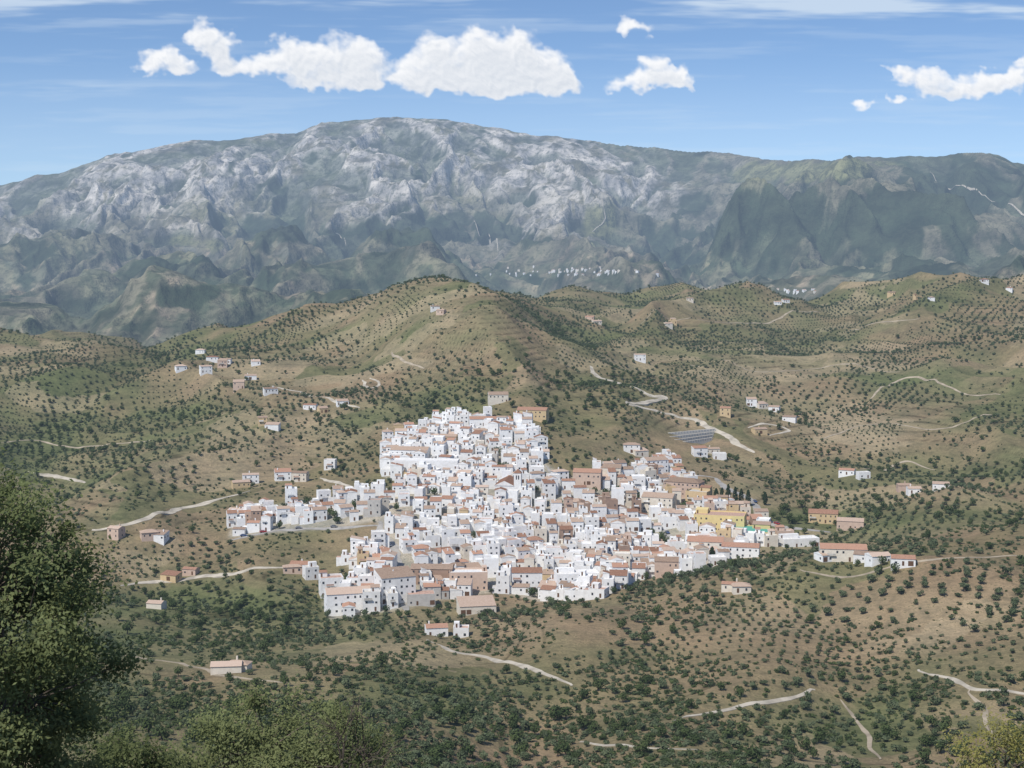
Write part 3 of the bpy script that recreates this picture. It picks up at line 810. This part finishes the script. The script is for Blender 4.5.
def instancer(name, X, Y, Zs, sc, nk, coll):
    n_ = len(X); me = bpy.data.meshes.new(name); me.vertices.add(n_)
    me.vertices.foreach_set('co', np.stack([X, Y, Zs], 1).astype(np.float32).ravel())
    r = np.random.RandomState(n_)
    a = me.attributes.new('sc', 'FLOAT_VECTOR', 'POINT'); s3 = np.stack([sc * r.uniform(.8, 1.2, n_), sc * r.uniform(.8, 1.2, n_), sc * r.uniform(.75, 1.15, n_)], 1)
    a.data.foreach_set('vector', s3.astype(np.float32).ravel())
    a = me.attributes.new('rt', 'FLOAT_VECTOR', 'POINT'); rt = np.zeros((n_, 3), np.float32); rt[:, 2] = r.rand(n_) * 6.283
    a.data.foreach_set('vector', rt.ravel())
    a = me.attributes.new('ix', 'INT', 'POINT'); a.data.foreach_set('value', r.randint(0, nk, n_).astype(np.int32))
    ng = bpy.data.node_groups.new(name, 'GeometryNodeTree')
    ng.interface.new_socket('Geometry', in_out='INPUT', socket_type='NodeSocketGeometry')
    ng.interface.new_socket('Geometry', in_out='OUTPUT', socket_type='NodeSocketGeometry')
    N_ = ng.nodes; gi = N_.new('NodeGroupInput'); go = N_.new('NodeGroupOutput'); ip = N_.new('GeometryNodeInstanceOnPoints'); ci = N_.new('GeometryNodeCollectionInfo')
    ci.inputs['Collection'].default_value = coll; ci.inputs['Separate Children'].default_value = True; ci.inputs['Reset Children'].default_value = True
    def na(nm, dt):
        q = N_.new('GeometryNodeInputNamedAttribute'); q.data_type = dt; q.inputs[0].default_value = nm
        return [o for o in q.outputs if o.enabled and o.name == 'Attribute'][0]
    L = ng.links
    L.new(gi.outputs[0], ip.inputs['Points']); L.new(ci.outputs[0], ip.inputs['Instance']); ip.inputs['Pick Instance'].default_value = True
    L.new(na('ix', 'INT'), ip.inputs['Instance Index']); L.new(na('rt', 'FLOAT_VECTOR'), ip.inputs['Rotation']); L.new(na('sc', 'FLOAT_VECTOR'), ip.inputs['Scale'])
    L.new(ip.outputs[0], go.inputs[0])
    ob = add_obj(name, me); md = ob.modifiers.new('scatter', 'NODES'); md.node_group = ng
    return ob

def jgrid(spx, spy, ang, y0, y1, jit, seed):
    r = np.random.RandomState(seed); k = int(y1 / spx) + 2; k2 = int(y1 / spy) + 2
    I, J = np.meshgrid(np.arange(-k, k), np.arange(-k2, k2)); lx = I.ravel() * spx; ly = J.ravel() * spy
    cx, cy = math.cos(ang), math.sin(ang)
    x = lx * cx - ly * cy; y = lx * cy + ly * cx + (y0 + y1) / 2
    x = x + r.uniform(-jit, jit, x.shape) * spx; y = y + r.uniform(-jit, jit, x.shape) * spy
    x += 8 * pn(x / 80, y / 80, 15); y += 8 * pn(x / 80, y / 80, 16)
    k_ = (y > y0) & (y < y1) & (np.abs(x / np.maximum(y, 1)) < .47)
    return x[k_], y[k_], r

ol = []; ok = []
def gul(x, y):
    wx, wy = warp(x, y)
    return np.clip(-((ridg(wx / 300, wy / 520, 1) - .45) * .8 + (ridg(wx / 120, wy / 210, 2) - .45) * .5 + .25), 0, .7)
for (sx, sy, ang, jit, seed, cell) in ((9.0, 9.4, .35, .20, 1, 0), (7.6, 8.0, 1.0, .15, 2, 1), (4.6, 8.5, .15, .08, 3, 2)):
    x, y, r = jgrid(sx, sy, ang, 385, 2300, jit, seed)
    pt = pn(x / 110, y / 110, 99); patch = np.where(pt > .12, 1, np.where(pt < -.34, 2, 0))
    z = G.h(x, y); u, v = proj(x, y, z)
    rowp = gs(u, v, [(410,628,35,12,1),(1010,640,40,20,1),(520,640,25,8,1),(300,605,35,10,1),(870,430,40,14,1),(740,730,60,16,1)]) > .5
    patch = np.where(rowp, 2, patch)
    dens = .56 + 1.0 * fbm(x / 150, y / 150, 3, 33) + .7 * gul(x, y) + gs(u, v, [(800,620,220,45,.3),(450,710,300,40,.35),(870,735,250,35,.4),(80,420,130,60,.3),(250,605,150,22,.35),(650,350,200,40,.15),(900,320,200,30,.25),(290,545,60,20,-.6),(450,315,45,25,-.35),(860,430,60,20,-.4),(600,640,80,20,-.1),(480,370,40,20,.3),(900,515,120,12,.4)]) + rowp * .5
    dens = sst(.15, .8, dens) * .92 + .04
    keep = (patch == cell) & (r.rand(len(x)) < dens) & ~is_occ(x, y)
    keep &= ~(inpoly(u, v, vil_poly) & (y > 680) & (y < 1120))
    s = (.64 + .48 * r.rand(len(x))) * np.where(y < 760, 1.0, .88) * np.where(fbm(x / 60, y / 60, 1, 44) > .15, .78, 1.0) * (.62 if cell == 2 else 1)
    oak = keep & (r.rand(len(x)) < (.05 + .3 * sst(.1, .5, fbm(x / 90, y / 90, 2, 46)) + .5 * gul(x, y))) & (cell != 2)
    o_ = keep & ~oak
    ol.append(np.stack([x, y, z, s], 1)[o_]); ok.append(np.stack([x, y, z, s], 1)[oak])
ol = np.concatenate(ol)
r = np.random.RandomState(77)
NN = 16000
x = r.uniform(-700, 700, NN); y = r.uniform(385, 1700, NN); z = G.h(x, y); u, v = proj(x, y, z)
dn = gs(u, v, [(590,400,50,25,.8),(655,545,28,12,1.5),(780,520,20,10,1.2),(240,610,110,12,.8),(520,612,50,6,1.2),(400,410,40,12,.8),(880,510,110,8,.8),(600,690,90,12,.6),(60,735,160,40,.9),(400,735,150,25,.65),(680,745,200,16,.55),(930,755,120,16,.5),(350,440,40,12,.4),(700,600,30,6,.2),(130,590,60,14,.6)]) + .02 + .6 * gul(x, y)
kk = (r.rand(NN) < dn) & ~is_occ(x, y) & ~(inpoly(u, v, vil_poly) & (y > 680) & (y < 1120))
ok.append(np.stack([x, y, z, r.uniform(.5, 1.2, NN)], 1)[kk])
gp = np.array(gap); ok.append(np.stack([gp[:, 0], gp[:, 1], G.h(gp[:, 0], gp[:, 1]), r.uniform(.9, 1.4, len(gp))], 1))
ok = np.concatenate(ok)
instancer('olive_grove_trees', ol[:, 0], ol[:, 1], ol[:, 2], ol[:, 3], 6, c_ol)
instancer('oak_and_almond_trees', ok[:, 0], ok[:, 1], ok[:, 2], ok[:, 3], 4, c_ok)
NN = 56000
y = np.exp(r.uniform(math.log(380), math.log(1700), NN)); x = y * r.uniform(-.45, .45, NN); z = G.h(x, y); u, v = proj(x, y, z)
kk = (r.rand(NN) < np.clip(.34 + .9 * fbm(x / 60, y / 60, 3, 48) + gs(u, v, [(400,725,400,50,.5)]) + gul(x, y), .03, 1)) & ~is_occ(x, y)
kk &= ~(inpoly(u, v, vil_poly) & (y > 680))
instancer('hillside_scrub', x[kk], y[kk], z[kk], r.uniform(.5, 1.6, NN)[kk], 4, c_sc)
print('trees', len(ol), len(ok), kk.sum())

for (u, v, h_) in ((722,507,12),(728,505,13),(735,508,13),(741,508,12),(748,506,10),(716,503,9),(712,562,8),(765,505,8)):
    p = G.ray(u, v)
    r = np.random.RandomState(int(u)); nn_ = 420; tt = r.rand(nn_) ** .8; th_ = r.rand(nn_) * 6.283
    rr = 1.6 * np.sin(np.pi * np.clip(tt * .9 + .08, 0, 1)) ** .7 * (.75 + .35 * r.rand(nn_))
    P = np.stack([rr * np.cos(th_), rr * np.sin(th_), .4 + tt * h_], 1); nn = np.stack([np.cos(th_), np.sin(th_), .3 + 0 * tt], 1) + r.normal(size=P.shape) * .35
    nn /= np.linalg.norm(nn, axis=1, keepdims=True)
    v1, q1 = leaf_quads(P, nn, .45, r, .7); v2, q2 = tube([(0, 0, -1), (0, 0, h_ * .5), (0, 0, h_)], [.25, .2, .03])
    V, Q, Mi = combine([(v1, q1, 0), (v2, q2, 1)])
    add_obj('cypress_tree', mesh_np('cypress_tree', V, Q, [M_CYP, M_TRUNK], Mi), (p[0], p[1], p[2]), 0)

# foreground trees
def near_tree(name, base, cen, Rad, nclump, nleaf, lsize, mat, seed, bare=False):
    r = np.random.RandomState(seed); parts = []
    cen = np.array(cen, float); Rad = np.array(Rad, float); base = np.array(base, float)
    fork = base + (cen - base) * .55 + np.array([.1, .1, 0])
    v, q = tube([base - [0, 0, .5], base + (fork - base) * .5 + [.1, 0, 0], fork], [.2, .16, .13], 8); parts.append((v, q, 1))
    lims = []
    for k in range(9):
        d = r.normal(size=3); d /= np.linalg.norm(d); d[2] = abs(d[2]) * .8
        e = cen + d * Rad * .6; m_ = (fork + e) / 2 + r.normal(size=3) * .12
        v, q = tube([fork, m_, e], [.09, .06, .03], 5); parts.append((v, q, 1)); lims += [m_, e, (m_ + e) / 2]
    lims = np.array(lims); PL = []
    for k in range(nclump):
        d = r.normal(size=3); d /= np.linalg.norm(d); c = cen + d * Rad * (.45 + .6 * r.rand() ** .5)
        c = c + r.normal(size=3) * .12
        a = lims[np.argmin(((lims - c) ** 2).sum(1))]
        m_ = (a + c) / 2 + r.normal(size=3) * .08
        tip = c + d * .25 + np.array([0, 0, .12])
        v, q = tube([a, m_, c, tip], [.022, .014, .008, .004], 4); parts.append((v, q, 1))
        if bare:
            for j in range(6):
                e = c + r.normal(size=3) * .35 + d * .2; v, q = tube([m_ * .3 + c * .7, (c + e) / 2 + r.normal(size=3) * .05, e], [.008, .006, .003], 3); parts.append((v, q, 1))
        nl = int(nleaf * r.uniform(.5, 1.4)); sp = r.uniform(.12, .26)
        PL.append(c + r.normal(size=(nl, 3)) * sp * np.array([1, 1, .75]) + (np.outer(r.rand(nl), tip - c)))
    P = np.concatenate(PL)
    nn = r.normal(size=P.shape) * .6 + np.array([-.25, -.45, .7]) + (P - cen) / Rad * .4; nn /= np.linalg.norm(nn, axis=1, keepdims=True)
    v, q = leaf_quads(P, nn, lsize, r, .5); parts.append((v, q, 0))
    V, Q, Mi = combine(parts)
    add_obj(name, mesh_np(name, V - base, Q, [mat, M_TRUNK], Mi), tuple(base))
def ground_pt(x, y): return (x, y, float(G.h(x, y)))
near_tree('holm_oak_tree', ground_pt(-8.3, 22), (-8.1, 22, -6.45), (1.75, 1.7, 2.75), 230, 460, .037, M_NEAR, 1)
near_tree('wild_olive_tree', ground_pt(-4.9, 30), (-4.9, 30, -11.3), (2.1, 1.6, 1.7), 140, 340, .038, M_NEAR, 2)
near_tree('wild_olive_tree', ground_pt(-7.4, 27), (-7.6, 27, -10.7), (1.2, 1.4, 1.1), 60, 340, .038, M_NEAR, 6)
near_tree('bare_almond_tree', ground_pt(-3.3, 29), (-3.2, 29, -10.7), (.8, .8, 1.3), 40, 30, .03, M_NEAR, 3, bare=True)
near_tree('broom_shrub', ground_pt(9.6, 28), (9.8, 28, -10.6), (1.0, 1.0, .9), 50, 260, .03, M_DRYL, 4)

# ------------------------------------------------------------------ camera, sun, sky
cam = bpy.data.cameras.new('camera'); cam.sensor_width = 36; cam.lens = F / 1024 * 36; cam.clip_start = .3; cam.clip_end = 90000
co = bpy.data.objects.new('camera', cam); co.rotation_euler = (math.pi / 2 - PITCH, 0, 0); co.location = (0, 0, 0)
scene.collection.objects.link(co); scene.camera = co

S = Vector((-.44, -.54, .92)).normalized()
sl = bpy.data.lights.new('sun', 'SUN'); sl.energy = 4.5; sl.angle = math.radians(.5); sl.color = (1, .96, .89)
so = bpy.data.objects.new('sun', sl); so.rotation_euler = (-S).to_track_quat('-Z', 'Y').to_euler(); so.location = (0, 0, 100)
scene.collection.objects.link(so)

wd = bpy.data.worlds.new('World'); scene.world = wd; wd.use_nodes = True; wd.node_tree.nodes.clear()
t = NT(wd.node_tree)
gen = t.n('ShaderNodeTexCoord').outputs['Generated']
sep = t.n('ShaderNodeSeparateXYZ'); t.put(sep.inputs[0], gen); X_, Y_, Z_ = sep.outputs
sky = t.n('ShaderNodeTexSky', sky_type='NISHITA'); sky.sun_disc = False
sky.sun_elevation = math.asin(S.z); sky.sun_rotation = math.atan2(S.x, S.y) % (2 * math.pi)
sky.air_density = 1.0; sky.dust_density = .3; sky.ozone_density = 2.0; sky.altitude = 400
cmb = t.n('ShaderNodeCombineXYZ'); t.put(cmb.inputs[0], X_); t.put(cmb.inputs[1], Y_)
t.put(cmb.inputs[2], t.m('ADD', t.m('MULTIPLY', t.m('MAXIMUM', Z_, 0.0), 1.3), .055))
t.put(sky.inputs[0], t.vm('NORMALIZE', cmb.outputs[0]))
skyb = t.vm('MULTIPLY', sky.outputs[0], (.113, .124, .137))
bg = t.n('ShaderNodeBackground'); t.put(bg.inputs[0], skyb); bg.inputs[1].default_value = 1.0
ow = t.n('ShaderNodeOutputWorld'); t.put(ow.inputs[0], bg.outputs[0])

# self-lit cloud backdrop far beyond the mountain, light and shade painted in
puffs = [(150,64,18,11),(168,64,24,14),(186,70,14,8),(198,34,20,14),(212,46,26,19),(225,62,22,14),(246,72,28,11),(268,62,24,17),(288,50,22,18),(305,68,34,21),(338,58,38,27),(362,66,32,24),(374,80,22,12),(330,84,46,10),
 (412,72,24,20),(432,52,24,23),(425,84,34,14),(470,60,40,30),(492,46,34,22),(515,62,40,32),(545,70,36,24),(560,84,24,14),(480,82,66,18),(520,88,58,13),(455,80,50,16),
 (634,31,28,10),(636,84,30,11),(660,78,32,16),(655,62,12,13),(680,78,16,10),(900,70,24,9),(925,80,28,12),(950,92,38,12),(985,84,42,15),(1010,80,30,15),(1022,60,14,10),(868,103,14,7),(900,98,8,7),
 (1150,70,60,18),(1260,60,50,22),(-60,75,50,14),(-170,60,60,20)]
us = np.arange(-330, 1360, 1.2); vs = np.arange(-130, 200, 1.0)
CU, CV = np.meshgrid(us, vs)
wu = CU + 11 * fbm(CU / 34, CV / 27, 5, 201, .6); wv = CV + 8 * fbm(CU / 34, CV / 27, 5, 211, .6)
TH = np.ones_like(CU)
for (pu, pv_, rx, ry) in puffs:
    q = 1 - (((wu - pu) / (rx * 1.12)) ** 2 + (np.where(wv > pv_, (wv - pv_) * 1.2, wv - pv_) / (ry * 1.12)) ** 2)
    q = np.clip(q, 0, 1); TH = TH * (1 - .8 * q)
D = 1 - TH
bl = 0; A_ = 1; f_ = 1
for k in range(6):
    bl = bl + A_ * (np.abs(pn(wu / 26 * f_, wv / 20 * f_, 221 + k)) * 2 - .45); A_ *= .55; f_ *= 2.05
fine = fbm(CU / 14, CV / 8, 4, 261, .6)
f0 = D * 1.15 - .24 - .24 * bl * (1 - .45 * D) + .16 * fine * (1 - .6 * D)
f0 = np.where(D > 0.001, f0, -1)
for _ in range(1):
    f0[1:-1, 1:-1] = (f0[1:-1, 1:-1] * 2 + f0[:-2, 1:-1] + f0[2:, 1:-1] + f0[1:-1, :-2] + f0[1:-1, 2:]) / 6
den = sst(-.10, .68, f0)
dn_ = np.clip(f0 + .05, 0, 1.0)
occl = np.zeros_like(den)
for k in range(1, 11):
    occl += np.roll(np.roll(dn_, k * 2, axis=0), k * 1, axis=1)
rel = np.clip((np.roll(np.roll(bl, -4, 0), -2, 1) - bl) * .16, -.16, .14)
lit = np.clip(.18 + .95 * np.exp(-occl * .13) + rel, 0, 1)[..., None]
cc = np.array([.58, .64, .73]) * (1 - lit) + np.array([.98, .985, 1.0]) * lit  # shaded and sunlit cloud tones baked into vertex colour
stk = fbm(CU / 260 + CV / 300, CV / 16, 5, 251, .6)
veil = sst(-.05, .8, stk) * (.12 + .5 * sst(38, -10, CV)) + .45 * gs(CU, CV, [(90,88,150,7,.55),(720,47,90,4,.35),(950,12,200,8,.9),(500,2,600,9,.6)]) * sst(-.5, .3, stk)
veil = np.clip(veil + .16 * sst(40, 150, CV), 0, .7)  # pale horizon haze painted into the sheet as well
al = den * .96
a_tot = al + veil * (1 - al)
col = (cc * al[..., None] + np.array([.70, .81, .92]) * (veil * (1 - al))[..., None]) / np.maximum(a_tot, 1e-4)[..., None]
fade = sst(-130, -90, CV) * sst(-330, -280, CU) * sst(1357, 1300, CU)
dx_ = (CU - 512) / F; dz_ = (384 - CV) / F
dirs = np.stack([dx_, CP + dz_ * SP, -SP + dz_ * CP], -1); dirs /= np.linalg.norm(dirs, axis=-1, keepdims=True)
CPn = dirs * 60000
m, t = new_mat('painted_cloud_glow')
at_ = t.n('ShaderNodeAttribute', attribute_name='Col')
em = t.n('ShaderNodeEmission'); t.put(em.inputs[0], at_.outputs['Color'])
tr = t.n('ShaderNodeBsdfTransparent'); mx = t.n('ShaderNodeMixShader')
t.put(mx.inputs[0], at_.outputs['Alpha']); t.put(mx.inputs[1], tr.outputs[0]); t.put(mx.inputs[2], em.outputs[0])
o = t.n('ShaderNodeOutputMaterial'); t.put(o.inputs[0], mx.outputs[0])
C4 = np.concatenate([col, (a_tot * fade)[..., None]], -1)
grid_obj('cloud_backdrop', CPn[..., 0], CPn[..., 1], CPn[..., 2], C4, m)

scene.view_settings.view_transform = 'Standard'; scene.view_settings.look = 'None'
scene.view_settings.exposure = 0; scene.view_settings.gamma = 1
